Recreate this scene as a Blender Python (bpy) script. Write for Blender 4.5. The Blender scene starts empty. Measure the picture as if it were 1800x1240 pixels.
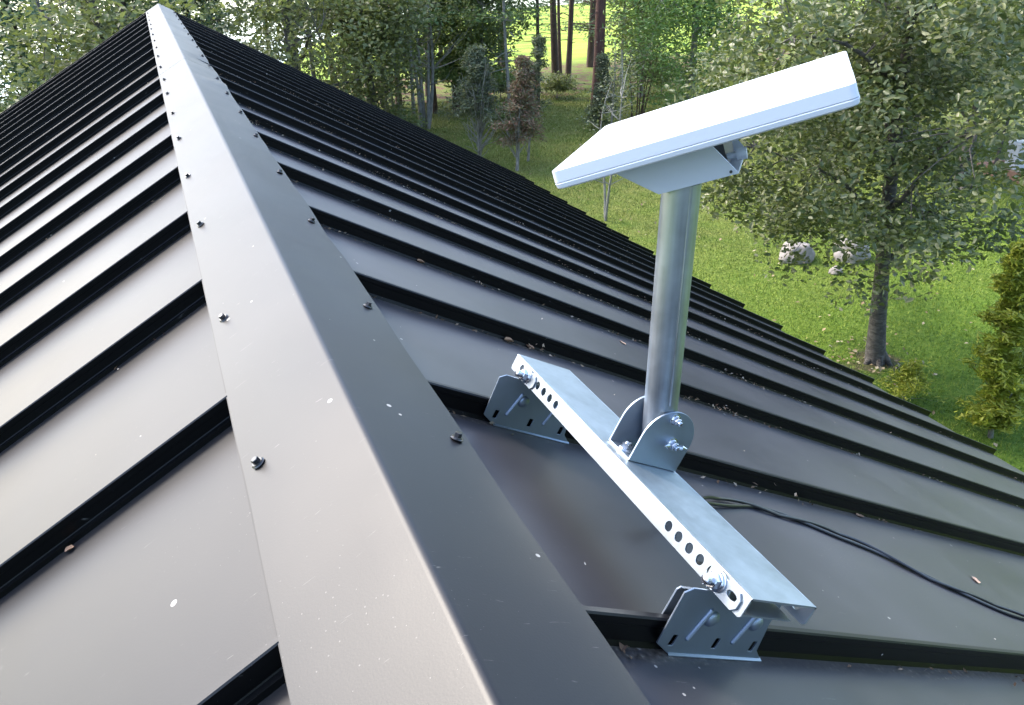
import bpy, bmesh, math, random
import numpy as np
from mathutils import Vector, Matrix
from mathutils import noise as mnoise
rng = np.random.default_rng(7)
random.seed(7)
scn = bpy.context.scene
H = 5.0                                   # ridge height above the lawn

# ------------------------------------------------------------------ camera
FPX = 1346.0
RT = Vector((0.9156138894, -0.4017481272, -0.0158002464))
UP = Vector((0.2019691246, 0.4256116206, 0.8820789200))
FW = Vector((0.3476487857, 0.8108348727, -0.4708366289))
CAM = Vector((-0.1298, 0.0, 0.4816 + H))
cd = bpy.data.cameras.new('camera')
cam = bpy.data.objects.new('camera', cd)
scn.collection.objects.link(cam)
cam.matrix_world = Matrix(((RT.x, UP.x, -FW.x, CAM.x), (RT.y, UP.y, -FW.y, CAM.y), (RT.z, UP.z, -FW.z, CAM.z), (0, 0, 0, 1)))
cd.sensor_width = 36.0
cd.lens = FPX / 1800 * 36
cd.clip_start = 0.05
cd.clip_end = 3000
scn.camera = cam

# ------------------------------------------------------------------ light
SUN_EL = math.radians(45)
SUN_AZ = math.radians(-38)                # from +Y, negative = towards -X
world = bpy.data.worlds.new('World'); scn.world = world
world.use_nodes = True
wn = world.node_tree
wn.nodes.clear()
sky = wn.nodes.new('ShaderNodeTexSky'); sky.sky_type = 'NISHITA'; sky.sun_disc = False
sky.sun_elevation = SUN_EL; sky.sun_rotation = SUN_AZ
sky.air_density = 1.0; sky.dust_density = 2.0; sky.ozone_density = 1.1
bg = wn.nodes.new('ShaderNodeBackground'); bg.inputs['Strength'].default_value = 0.15
wo = wn.nodes.new('ShaderNodeOutputWorld')
wn.links.new(sky.outputs[0], bg.inputs[0]); wn.links.new(bg.outputs[0], wo.inputs[0])
sd = bpy.data.lights.new('sun', 'SUN'); sd.energy = 1.1; sd.angle = math.radians(12); sd.color = (1.0, 0.92, 0.80)
so = bpy.data.objects.new('sun', sd); scn.collection.objects.link(so)
sdir = Vector((math.cos(SUN_EL) * math.sin(SUN_AZ), math.cos(SUN_EL) * math.cos(SUN_AZ), math.sin(SUN_EL)))
so.rotation_euler = sdir.to_track_quat('Z', 'Y').to_euler()
vs = scn.view_settings
vs.view_transform = 'Standard'; vs.look = 'None'; vs.gamma = 1; vs.use_curve_mapping = False
vs.exposure = 2.35

# ------------------------------------------------------------------ helpers
C = scn.collection


def link(o, parent=None):
    C.objects.link(o)
    if parent: o.parent = parent
    return o


def tag(o, label=None, cat=None, group=None, kind=None):
    if label: o['label'] = label
    if cat: o['category'] = cat
    if group: o['group'] = group
    if kind: o['kind'] = kind
    return o


def thing(name, label, cat, loc=(0, 0, 0), group=None):
    o = bpy.data.objects.new(name, None); o.empty_display_size = 0.1
    o.location = loc
    C.objects.link(o)
    return tag(o, label, cat, group)


class MB:
    """collects vertices and faces of one mesh"""
    def __init__(self): self.v = []; self.f = []; self.m = []

    def add(self, vs, fs, mi=0):
        n = len(self.v); self.v += [tuple(a) for a in vs]
        for q in fs: self.f.append(tuple(n + i for i in q)); self.m.append(mi)

    def box(self, p0, p1, fr=None, mi=0):
        (a, b, c), (d, e, g) = p0, p1
        vs = [(a, b, c), (d, b, c), (d, e, c), (a, e, c), (a, b, g), (d, b, g), (d, e, g), (a, e, g)]
        if fr: vs = [fr(*q) for q in vs]
        self.add(vs, [(0, 3, 2, 1), (4, 5, 6, 7), (0, 1, 5, 4), (1, 2, 6, 5), (2, 3, 7, 6), (3, 0, 4, 7)], mi)

    def tube(self, pts, rad, n=8, cap=True, mi=0, wob=0.0):
        pts = [Vector(p) for p in pts]
        if not hasattr(rad, '__len__'): rad = [rad] * len(pts)
        base = len(self.v); ref = None
        for i, p in enumerate(pts):
            t = (pts[min(i + 1, len(pts) - 1)] - pts[max(i - 1, 0)])
            if t.length < 1e-9: t = Vector((0, 0, 1))
            t.normalize()
            if ref is None:
                ref = Vector((1, 0, 0)) if abs(t.x) < 0.8 else Vector((0, 1, 0))
            u = ref - t * ref.dot(t); u.normalize(); w = t.cross(u); ref = u
            for k in range(n):
                a = 2 * math.pi * k / n
                r = rad[i] * (1 + wob * (random.random() - .5))
                self.v.append(tuple(p + (u * math.cos(a) + w * math.sin(a)) * r))
        for i in range(len(pts) - 1):
            for k in range(n):
                a = base + i * n + k; b = base + i * n + (k + 1) % n
                self.f.append((a, b, b + n, a + n)); self.m.append(mi)
        if cap:
            self.f.append(tuple(base + k for k in reversed(range(n)))); self.m.append(mi)
            e = base + (len(pts) - 1) * n
            self.f.append(tuple(e + k for k in range(n))); self.m.append(mi)

    def build(self, name, mat, parent=None, smooth=35, origin=None):
        me = bpy.data.meshes.new(name)
        v = self.v
        if origin is not None: v = [(a - origin[0], b - origin[1], c - origin[2]) for a, b, c in v]
        me.from_pydata(v, [], self.f); me.update()
        for q in (mat if isinstance(mat, (list, tuple)) else [mat]): me.materials.append(q)
        if len(me.materials) > 1: me.polygons.foreach_set('material_index', self.m)
        if smooth:
            me.polygons.foreach_set('use_smooth', [True] * len(me.polygons))
            if smooth < 180: me.set_sharp_from_angle(angle=math.radians(smooth))
        o = bpy.data.objects.new(name, me); link(o, parent)
        if origin is not None: o.location = origin
        return o


def np_mesh(name, V, F, mat, parent=None, smooth=False):
    """V (n,3), F (m,k) -> object, fast path for foliage"""
    me = bpy.data.meshes.new(name)
    k = F.shape[1]
    me.vertices.add(len(V)); me.vertices.foreach_set('co', V.astype(np.float32).ravel())
    me.loops.add(F.size); me.loops.foreach_set('vertex_index', F.astype(np.int32).ravel())
    me.polygons.add(len(F)); me.polygons.foreach_set('loop_start', np.arange(0, F.size, k, dtype=np.int32))
    me.update(calc_edges=True); me.validate()
    me.materials.append(mat)
    if smooth: me.polygons.foreach_set('use_smooth', [True] * len(me.polygons))
    return link(bpy.data.objects.new(name, me), parent)


def plate(mb, outline, holes, t, fr, mi=0, bev=0.0003):
    """flat sheet with real holes: outline and holes in (a, b), thickness t along c centred on 0"""
    cu = bpy.data.curves.new('sheet', 'CURVE'); cu.dimensions = '2D'; cu.fill_mode = 'BOTH'
    cu.extrude = t / 2 - bev; cu.bevel_depth = bev; cu.bevel_resolution = 0; cu.offset = -bev
    for loop in [outline] + list(holes):
        sp = cu.splines.new('POLY'); sp.points.add(len(loop) - 1)
        for i, (a, b) in enumerate(loop): sp.points[i].co = (a, b, 0, 1)
        sp.use_cyclic_u = True
    o = bpy.data.objects.new('sheet', cu)
    me = o.to_mesh()
    vs = [fr(*v.co) for v in me.vertices]; fs = [tuple(p.vertices) for p in me.polygons]
    mb.add(vs, fs, mi)
    o.to_mesh_clear(); bpy.data.objects.remove(o); bpy.data.curves.remove(cu)


def circ(cx, cy, r, n=20, sx=1.0, sy=1.0):
    return [(cx + r * sx * math.cos(2 * math.pi * i / n), cy + r * sy * math.sin(2 * math.pi * i / n)) for i in range(n)]


def rrect(x0, y0, x1, y1, r, n=5):
    pts = []
    for cx, cy, a0 in ((x1 - r, y1 - r, 0), (x0 + r, y1 - r, 90), (x0 + r, y0 + r, 180), (x1 - r, y0 + r, 270)):
        for i in range(n + 1):
            a = math.radians(a0 + 90 * i / n); pts.append((cx + r * math.cos(a), cy + r * math.sin(a)))
    return pts


def lathe(mb, prof, p0, axis, n=16, mi=0, hexa=False):
    """prof: (distance along axis, radius)"""
    ax = Vector(axis).normalized(); p0 = Vector(p0)
    pts = [p0 + ax * a for a, r in prof]
    mb.tube([pts[0], pts[-1]], 1e-6, 3, cap=False) if False else None
    ref = Vector((0, 0, 1)) if abs(ax.z) < .8 else Vector((1, 0, 0))
    u = (ref - ax * ref.dot(ax)).normalized(); w = ax.cross(u)
    base = len(mb.v)
    for (a, r) in prof:
        for k in range(n):
            t = 2 * math.pi * k / n
            mb.v.append(tuple(p0 + ax * a + (u * math.cos(t) + w * math.sin(t)) * r))
    for i in range(len(prof) - 1):
        for k in range(n):
            a = base + i * n + k; b = base + i * n + (k + 1) % n
            mb.f.append((a, b, b + n, a + n)); mb.m.append(mi)
    mb.f.append(tuple(base + k for k in reversed(range(n)))); mb.m.append(mi)
    e = base + (len(prof) - 1) * n
    mb.f.append(tuple(e + k for k in range(n))); mb.m.append(mi)


# ------------------------------------------------------------------ materials
def mat(name):
    m = bpy.data.materials.new(name); m.use_nodes = True
    nt = m.node_tree; b = nt.nodes['Principled BSDF']
    return m, nt, b


def nd(nt, t, **kw):
    n = nt.nodes.new(t)
    for k, v in kw.items():
        if k in n.inputs.keys(): n.inputs[k].default_value = v
        else: setattr(n, k, v)
    return n


def ramp(nt, fac, stops):
    r = nt.nodes.new('ShaderNodeValToRGB')
    els = r.color_ramp.elements
    while len(els) < len(stops): els.new(0.5)
    for e, (p, c) in zip(els, stops): e.position = p; e.color = (*c, 1) if len(c) == 3 else c
    nt.links.new(fac, r.inputs[0]); return r.outputs[0]


def noisetex(nt, vec, scale, detail=4, rough=.55, dist=0.0):
    n = nd(nt, 'ShaderNodeTexNoise'); n.inputs['Scale'].default_value = scale
    n.inputs['Detail'].default_value = detail; n.inputs['Roughness'].default_value = rough
    n.inputs['Distortion'].default_value = dist
    if vec is not None: nt.links.new(vec, n.inputs['Vector'])
    return n.outputs[0]


def mapping(nt, vec, scale):
    m = nd(nt, 'ShaderNodeMapping'); m.inputs['Scale'].default_value = scale
    nt.links.new(vec, m.inputs[0]); return m.outputs[0]


def bump(nt, b, height, strength, distance):
    bp = nd(nt, 'ShaderNodeBump'); bp.inputs['Strength'].default_value = strength; bp.inputs['Distance'].default_value = distance
    nt.links.new(height, bp.inputs['Height']); nt.links.new(bp.outputs[0], b.inputs['Normal']); return bp


def mathn(nt, op, a, bv, clamp=False):
    m = nd(nt, 'ShaderNodeMath', operation=op); m.use_clamp = clamp
    for i, q in enumerate((a, bv)):
        if isinstance(q, (int, float)): m.inputs[i].default_value = q
        else: nt.links.new(q, m.inputs[i])
    return m.outputs[0]


def mixc(nt, fac, a, bv):
    m = nd(nt, 'ShaderNodeMix', data_type='RGBA')
    if isinstance(fac, (int, float)): m.inputs[0].default_value = fac
    else: nt.links.new(fac, m.inputs[0])
    for i, q in ((6, a), (7, bv)):
        if isinstance(q, tuple): m.inputs[i].default_value = (*q, 1)
        else: nt.links.new(q, m.inputs[i])
    return m.outputs[2]


def gcoord(nt):
    return nd(nt, 'ShaderNodeNewGeometry').outputs['Position']


def roof_metal(name, spec=0.9, rough=0.36, wave=0.5, dirt=0.0, film_c=1.0):
    m, nt, b = mat(name)
    pos = gcoord(nt)
    # dust and lime specks, fine scratches, broad film of grime
    grime = noisetex(nt, pos, 2.3, 5, .6)
    vor = nd(nt, 'ShaderNodeTexVoronoi'); vor.inputs['Scale'].default_value = 26
    nt.links.new(pos, vor.inputs['Vector'])
    big = noisetex(nt, pos, 9.0, 2)
    sp = mathn(nt, 'LESS_THAN', vor.outputs['Distance'], mathn(nt, 'MULTIPLY', mathn(nt, 'SUBTRACT', big, 0.52), 0.55))
    vor2 = nd(nt, 'ShaderNodeTexVoronoi'); vor2.inputs['Scale'].default_value = 110
    nt.links.new(pos, vor2.inputs['Vector'])
    sp2 = mathn(nt, 'LESS_THAN', vor2.outputs['Distance'], mathn(nt, 'MULTIPLY', mathn(nt, 'SUBTRACT', grime, 0.5), 0.5))
    scr = noisetex(nt, mapping(nt, pos, (9, 90, 14)), 3.0, 3, .6, 1.2)
    scm = ramp(nt, scr, [(0.70, (0, 0, 0)), (0.76, (1, 1, 1))])
    dust = mathn(nt, 'MAXIMUM', mathn(nt, 'MULTIPLY', sp, .8), mathn(nt, 'MULTIPLY', sp2, .16))
    dust = mathn(nt, 'MAXIMUM', dust, mathn(nt, 'MULTIPLY', scm, .22))
    film = ramp(nt, grime, [(0.3, tuple(c * film_c for c in (0.0034, 0.0034, 0.0042))), (0.75, tuple(c * film_c for c in (0.0068, 0.0068, 0.0078)))])
    col = mixc(nt, dust, film, (0.42, 0.40, 0.37))
    if dirt:
        ob = nd(nt, 'ShaderNodeTexCoord').outputs['Object']
        sy = nd(nt, 'ShaderNodeSeparateXYZ'); nt.links.new(ob, sy.inputs[0])
        mr = nd(nt, 'ShaderNodeMapRange', interpolation_type='SMOOTHSTEP'); mr.inputs[1].default_value = .405; mr.inputs[2].default_value = .468
        nt.links.new(sy.outputs[1], mr.inputs[0])
        st1 = noisetex(nt, mapping(nt, pos, (6, 40, 10)), 1.6, 6, .7, .8)
        st2 = noisetex(nt, pos, 4.5, 3)
        pt = mathn(nt, 'ADD', mathn(nt, 'MULTIPLY', mr.outputs[0], .62), mathn(nt, 'SUBTRACT', st1, .5))
        dm = ramp(nt, pt, [(.42, (0,) * 3), (.60, (1,) * 3)])
        dm = mathn(nt, 'MULTIPLY', dm, ramp(nt, st2, [(.35, (.15,) * 3), (.6, (1,) * 3)]))
        dm = mathn(nt, 'MULTIPLY', dm, mathn(nt, 'MULTIPLY', mr.outputs[0], dirt))
        col = mixc(nt, dm, col, ramp(nt, noisetex(nt, pos, 160, 3), [(.35, (.022, .018, .015)), (.6, (.10, .085, .07)), (.72, (.30, .27, .23))]))
    nt.links.new(col, b.inputs['Base Color'])
    rr = nd(nt, 'ShaderNodeMapRange'); rr.inputs[3].default_value = rough - .05; rr.inputs[4].default_value = rough + .09
    nt.links.new(grime, rr.inputs[0]); nt.links.new(rr.outputs[0], b.inputs['Roughness'])
    b.inputs['Specular IOR Level'].default_value = spec
    fine = noisetex(nt, pos, 420, 2)
    wav = noisetex(nt, mapping(nt, pos, (1, 1, 1)), 3.2, 2, .4)
    bp = bump(nt, b, fine, 0.10, 0.0006)
    bp2 = nd(nt, 'ShaderNodeBump'); bp2.inputs['Strength'].default_value = wave; bp2.inputs['Distance'].default_value = 0.006
    nt.links.new(wav, bp2.inputs['Height']); nt.links.new(bp2.outputs[0], bp.inputs['Normal'])
    return m


M_ROOF = roof_metal('dark painted steel', spec=.20, rough=.36, wave=.5, film_c=.4)
M_PAN = roof_metal('dusty sheen-toned painted steel pan with dirt along the seam', spec=.60, rough=.38, wave=.9, dirt=.9, film_c=8.0)  # right pans' film colour lifted to stand in for missing sky sheen
M_PANL = roof_metal('dusty painted steel pan and sky-lit seam top', spec=.4, rough=.40, wave=.9, dirt=.12, film_c=2.2)
M_CAP = roof_metal('dark painted steel cap', spec=.45, rough=0.40, wave=1.0, film_c=1.6)


def galv(name, base=(.56, .60, .62), rough=.33, scale=60, metal=1.0, amp=.12):
    m, nt, b = mat(name)
    tc = nd(nt, 'ShaderNodeTexCoord').outputs['Object']
    vor = nd(nt, 'ShaderNodeTexVoronoi'); vor.inputs['Scale'].default_value = scale
    nt.links.new(tc, vor.inputs['Vector'])
    n1 = noisetex(nt, tc, 14, 4, .6)
    n2 = noisetex(nt, mapping(nt, tc, (1, 1, .15)), 90, 3, .6)
    f = mathn(nt, 'ADD', mathn(nt, 'MULTIPLY', n1, .6), mathn(nt, 'MULTIPLY', n2, .4))
    col = mixc(nt, f, tuple(c * (1 - amp * 2.2) for c in base), tuple(min(1, c * (1 + amp)) for c in base))
    nt.links.new(col, b.inputs['Base Color'])
    rr = nd(nt, 'ShaderNodeMapRange'); rr.inputs[3].default_value = rough - .10; rr.inputs[4].default_value = rough + .14
    nt.links.new(f, rr.inputs[0]); nt.links.new(rr.outputs[0], b.inputs['Roughness'])
    b.inputs['Metallic'].default_value = metal
    bump(nt, b, n2, .12, .0005)
    return m


M_RAIL = galv('galvanised rail', base=(.48, .53, .56), rough=.46, amp=.2)
M_PIPE = galv('galvanised pipe', base=(.54, .59, .64), rough=.44, scale=30, amp=.42)
nt = M_PIPE.node_tree; mpn = [n for n in nt.nodes if n.type == 'MAPPING'][0]; mpn.inputs['Scale'].default_value = (1.2, 1.2, .04)
M_CLAMP = galv('zinc clamp', base=(.34, .40, .47), rough=.48, amp=.08)
M_BOLT = galv('zinc bolt', base=(.6, .62, .66), rough=.20, amp=.06)


def plain(name, col, rough=.5, metal=0.0, spec=.5, nscale=None, namp=.15):
    m, nt, b = mat(name)
    b.inputs['Roughness'].default_value = rough; b.inputs['Metallic'].default_value = metal
    b.inputs['Specular IOR Level'].default_value = spec
    if nscale:
        n = noisetex(nt, gcoord(nt), nscale, 5, .6)
        nt.links.new(mixc(nt, n, tuple(c * (1 - namp) for c in col), tuple(min(1, c * (1 + namp)) for c in col)), b.inputs['Base Color'])
    else: b.inputs['Base Color'].default_value = (*col, 1)
    return m


M_WHITE = plain('white plastic', (.66, .675, .74), .38, nscale=40, namp=.015)
M_GREYP = plain('light grey plastic', (.56, .60, .70), .45, nscale=40, namp=.03)
M_DARKP = plain('dark plastic', (.05, .05, .055), .5)
M_SCREW = plain('black screw', (.012, .012, .013), .32, spec=.8)
M_GAP_SHADE = plain('black gap shade', (.015, .015, .016), .6)
M_CABLE = plain('black cable jacket', (.014, .014, .018), .32, spec=.7)
M_WALL = plain('dark stained boards', (.10, .07, .05), .8, nscale=6, namp=.3)
M_STONE = plain('pale granite', (.25, .225, .205), .85, nscale=9, namp=.35)


def leafmat(name, cols, rough=.42, trans=.25, spec=.5):
    m, nt, b = mat(name)
    rnd = nd(nt, 'ShaderNodeNewGeometry').outputs['Random Per Island']
    n = noisetex(nt, gcoord(nt), 1.1, 3)
    f = mathn(nt, 'ADD', mathn(nt, 'MULTIPLY', rnd, .62), mathn(nt, 'MULTIPLY', n, .38))
    st = [(0.12 + .76 * i / (len(cols) - 1), c) for i, c in enumerate(cols)]
    col = ramp(nt, f, st)
    nt.links.new(col, b.inputs['Base Color'])
    b.inputs['Roughness'].default_value = rough; b.inputs['Specular IOR Level'].default_value = spec
    tr = nd(nt, 'ShaderNodeBsdfTranslucent'); 
    tcol = mixc(nt, .5, col, (.22, .28, .05))
    nt.links.new(tcol, tr.inputs['Color'])
    mx = nd(nt, 'ShaderNodeMixShader'); mx.inputs[0].default_value = trans
    nt.links.new(b.outputs[0], mx.inputs[1]); nt.links.new(tr.outputs[0], mx.inputs[2])
    nt.links.new(mx.outputs[0], nt.nodes['Material Output'].inputs['Surface'])
    return m


def barkmat(name, c0, c1, scale=18, stretch=(1, 1, .35), dist=.02):
    m, nt, b = mat(name)
    pos = mapping(nt, gcoord(nt), stretch)
    n = noisetex(nt, pos, scale, 6, .65, .6)
    nt.links.new(ramp(nt, n, [(.3, c0), (.68, c1)]), b.inputs['Base Color'])
    b.inputs['Roughness'].default_value = .85
    bump(nt, b, n, .9, dist)
    return m


M_LEAF_NEAR = leafmat('grey green broad leaf', [(.045, .072, .022), (.085, .115, .040), (.145, .165, .070), (.30, .30, .17)], rough=.42, trans=.32, spec=.5)
M_LEAF_MID = leafmat('mid green leaf', [(.07, .115, .035), (.13, .175, .055), (.24, .27, .11)], rough=.45, trans=.42)
M_LEAF_OAK = leafmat('olive oak leaf', [(.08, .105, .04), (.16, .18, .07), (.30, .31, .15)], rough=.4, trans=.42)
M_LEAF_LIGHT = leafmat('fresh green leaf', [(.06, .14, .03), (.10, .21, .05), (.18, .30, .09)], rough=.45, trans=.35)
M_NEEDLE = leafmat('dark blue green needles', [(.045, .095, .055), (.095, .165, .095), (.17, .24, .14)], rough=.55, trans=.25)
M_NEEDLE2 = leafmat('soft green needles', [(.06, .13, .045), (.12, .20, .07), (.20, .29, .11)], rough=.55, trans=.35)
M_NEEDLE_DRY = leafmat('withered brown needles', [(.13, .065, .045), (.24, .13, .09), (.13, .12, .07), (.17, .17, .09)], rough=.7, trans=.1)
M_NEEDLE_GREY = leafmat('grey green needles', [(.055, .075, .04), (.11, .13, .075), (.20, .215, .14)], rough=.6, trans=.25)
M_THUJA = leafmat('yellow green juniper', [(.15, .20, .02), (.33, .36, .035), (.52, .52, .07)], rough=.5, trans=.35)
M_BARK_OAK = barkmat('dark cracked bark', (.03, .027, .024), (.15, .135, .12), 9, (1, 1, 2.6), .035)
M_BARK_PINE = barkmat('brown pine bark', (.035, .024, .02), (.12, .075, .055), 14)
M_BARK_RED = barkmat('reddish bark', (.06, .03, .025), (.17, .085, .07), 10)
M_BARK_GREY = barkmat('lichen grey bark', (.10, .095, .085), (.30, .29, .26), 20)

# ground: one sheet, lawn near the house, bright field beyond the trees
m, nt, b = mat('lawn and field')
pos = gcoord(nt)
n1 = noisetex(nt, pos, .35, 5, .6); n2 = noisetex(nt, mapping(nt, pos, (1, 1, 1)), 14, 4, .7); n3 = noisetex(nt, pos, 1.7, 4)
lawn = ramp(nt, n2, [(.25, (.030, .065, .006)), (.5, (.080, .140, .012)), (.78, (.16, .21, .035))])
olive = ramp(nt, n2, [(.25, (.075, .085, .02)), (.55, (.16, .17, .04)), (.8, (.27, .26, .09))])
sepx = nd(nt, 'ShaderNodeSeparateXYZ'); nt.links.new(pos, sepx.inputs[0])
far = nd(nt, 'ShaderNodeMapRange'); far.inputs[1].default_value = 11; far.inputs[2].default_value = 20
nt.links.new(mathn(nt, 'ADD', sepx.outputs[1], mathn(nt, 'MULTIPLY', n1, 8)), far.inputs[0])
patch = mathn(nt, 'MULTIPLY', far.outputs[0], ramp(nt, n3, [(.3, (.35,) * 3), (.65, (1,) * 3)]))
g1 = mixc(nt, patch, lawn, olive)
rust = ramp(nt, n2, [(.3, (.07, .035, .02)), (.7, (.20, .11, .07))])
fr_ = nd(nt, 'ShaderNodeMapRange'); fr_.inputs[1].default_value = 27; fr_.inputs[2].default_value = 30
nt.links.new(sepx.outputs[1], fr_.inputs[0])
rmask = mathn(nt, 'MULTIPLY', fr_.outputs[0], ramp(nt, n3, [(.50, (0,) * 3), (.60, (1,) * 3)]))
g2 = mixc(nt, rmask, g1, rust)
field = mixc(nt, ramp(nt, noisetex(nt, mapping(nt, pos, (.25, 1, 1)), .8, 5), [(.4, (0,) * 3), (.62, (1,) * 3)]), (.17, .27, .03), (.36, .42, .06))
ff = nd(nt, 'ShaderNodeMapRange'); ff.inputs[1].default_value = 36.5; ff.inputs[2].default_value = 38.5
nt.links.new(sepx.outputs[1], ff.inputs[0])
g3 = mixc(nt, ff.outputs[0], g2, field)
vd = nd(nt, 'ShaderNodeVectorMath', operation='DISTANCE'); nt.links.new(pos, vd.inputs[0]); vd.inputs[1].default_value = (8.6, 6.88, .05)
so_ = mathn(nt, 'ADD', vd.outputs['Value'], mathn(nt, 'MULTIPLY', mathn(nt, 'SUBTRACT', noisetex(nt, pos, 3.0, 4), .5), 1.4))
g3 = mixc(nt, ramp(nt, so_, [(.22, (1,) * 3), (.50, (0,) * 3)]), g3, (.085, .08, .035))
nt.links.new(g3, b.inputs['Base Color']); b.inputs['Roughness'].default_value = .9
b.inputs['Specular IOR Level'].default_value = .2
bump(nt, b, n2, .8, .05)
M_GROUND = m
m, nt, b = mat('grass blade')
rnd = nd(nt, 'ShaderNodeNewGeometry').outputs['Random Per Island']
pos = gcoord(nt); n3 = noisetex(nt, pos, 1.1, 4)
sepx = nd(nt, 'ShaderNodeSeparateXYZ'); nt.links.new(pos, sepx.inputs[0])
far = nd(nt, 'ShaderNodeMapRange'); far.inputs[1].default_value = 9; far.inputs[2].default_value = 19
nt.links.new(sepx.outputs[1], far.inputs[0])
f = mathn(nt, 'ADD', mathn(nt, 'MULTIPLY', rnd, .55), mathn(nt, 'SUBTRACT', mathn(nt, 'MULTIPLY', n3, 1.0), .275))
ca = ramp(nt, f, [(.15, (.05, .11, .006)), (.5, (.145, .235, .014)), (.8, (.30, .345, .055))])
cb = ramp(nt, f, [(.15, (.11, .125, .025)), (.5, (.20, .215, .05)), (.8, (.32, .31, .11))])
pf = mathn(nt, 'MULTIPLY', far.outputs[0], ramp(nt, n3, [(.35, (.4,) * 3), (.6, (1,) * 3)]))
nt.links.new(mixc(nt, pf, ca, cb), b.inputs['Base Color']); b.inputs['Roughness'].default_value = .6
M_GRASS = m
m, nt, b = mat('lake water')
b.inputs['Base Color'].default_value = (.10, .14, .15, 1); b.inputs['Roughness'].default_value = .06; b.inputs['Specular IOR Level'].default_value = .9
bump(nt, b, noisetex(nt, gcoord(nt), 1.2, 3), .03, .02)
M_WATER = m

# ------------------------------------------------------------------ roof frame of reference
TH = 0.5107
CT, ST = math.cos(TH), math.sin(TH)
SP = 0.475; YR, YL = 0.4607, 0.5442; RIB = 0.0378; SLOPE = 4.69
Y0, Y1 = -3.6, 9.30


def WR(s, y, n): return (CT * s + ST * n, y, -ST * s + CT * n + H)


def WL(s, y, n): return (-CT * s - ST * n, y, -ST * s + CT * n + H)


# ------------------------------------------------------------------ terrain
def shore_y(x):
    return 37 + 30 / (1 + math.exp(-(x - 9) / 3.0)) + max(0, x - 14) * .35


mb = MB()
xs = np.concatenate([np.linspace(-300, -40, 14), np.linspace(-36, 60, 97), np.linspace(68, 400, 14)])
tt = np.concatenate([np.linspace(-30, -4, 12), np.linspace(-3, 34, 75), [34.7, 35.5, 36.5, 38]])
for yy in tt:
    for x in xs:
        y = yy
        if yy > 20: y = 20 + (yy - 20) / 14 * (shore_y(x) - 20)
        z = .05 * mnoise.noise(Vector((x * .12, y * .12, 0))) * (1 if abs(x) > 5.5 else 0)
        if yy > 34: z -= (yy - 34) * .45
        mb.v.append((x, y, z))
nx = len(xs)
for j in range(len(tt) - 1):
    for i in range(nx - 1):
        a = j * nx + i; mb.f.append((a, a + 1, a + nx + 1, a + nx)); mb.m.append(0)
# continue the sheet far behind the camera
for (a, bb, c, d) in ((-300, -1500, 400, -30),):
    mb.add([(a, bb, 0), (c, bb, 0), (c, d, 0), (a, d, 0)], [(0, 1, 2, 3)])
tag(mb.build('ground', M_GROUND, smooth=180), kind='structure')
mb = MB(); mb.add([(-2500, -2500, -1.2), (2500, -2500, -1.2), (2500, 2500, -1.2), (-2500, 2500, -1.2)], [(0, 1, 2, 3)])
tag(mb.build('lake', M_WATER), kind='structure')

# ------------------------------------------------------------------ house with standing seam roof
house = thing('house', 'house with dark brown standing seam metal roof and pale glinting ridge cap', 'house', (0, 0, 0))


def panel_mesh(wd, fr, wdt):
    """pan between two seams with a slightly dished surface, y from 0 to wdt, drip edge at the eave"""
    mb = MB()
    ss = list(np.linspace(.02, SLOPE, 26))
    yy = [0.004, .02, .06, .15, .24, .33, .42, .455, wdt - .004] if wdt > .46 else list(np.linspace(0.004, wdt - .004, 5))
    for s in ss:
        for y in yy: mb.v.append(fr(s, y, -RIB + .0006 * mnoise.noise(Vector((s * 2.1, y * 6 + wd, wd)))))
    ny = len(yy)
    for i in range(len(ss) - 1):
        for j in range(ny - 1):
            a = i * ny + j; mb.f.append((a, a + 1, a + ny + 1, a + ny)); mb.m.append(0)
    n = len(mb.v)
    for y in yy: mb.v.append(fr(SLOPE + .006, y, -RIB - .03))
    e = (len(ss) - 1) * ny
    for j in range(ny - 1): mb.f.append((e + j, e + j + 1, n + j + 1, n + j)); mb.m.append(0)
    return mb


def seam_mb(fr, side, s0=.03):
    mb = MB()
    # profile in (y, n): upright leg with a rounded folded head and a foot step on the camera side
    if side == 'L':
        prof = [(-.0135, -RIB - .001), (-.0125, -RIB + .0075), (-.0055, -RIB + .0085), (-.0045, -RIB + .010), (-.0045, -.0125), (-.0062, -.0115), (-.0062, -.0018), (-.0045, 0.0),
                (.0025, 0.0), (.0040, -.0015), (.0040, -RIB - .001)]
    else:
        prof = [(-.0075, -RIB - .001), (-.0055, -RIB + .003), (-.0040, -RIB + .006), (-.0042, -.012), (-.0056, -.0105), (-.0056, -.0022), (-.0040, 0.0),
                (.0025, 0.0), (.0040, -.0015), (.0040, -RIB - .001)]
    ss = [s0, .8, 1.6, 2.4, 3.2, 4.0, SLOPE + .010]
    n = len(prof)
    for s in ss:
        for (y, q) in prof: mb.v.append(fr(s, y, q))
    kt = n - 4                                  # lighter top of the folded head, caught sky light painted in
    for i in range(len(ss) - 1):
        for k in range(n - 1):
            a = i * n + k; mb.f.append((a, a + n, a + n + 1, a + 1)); mb.m.append(1 if k in (kt, kt - 1) else 0)
    mb.f.append(tuple(range(n))); mb.m.append(0)
    mb.f.append(tuple((len(ss) - 1) * n + k for k in reversed(range(n)))); mb.m.append(0)
    return mb


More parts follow.
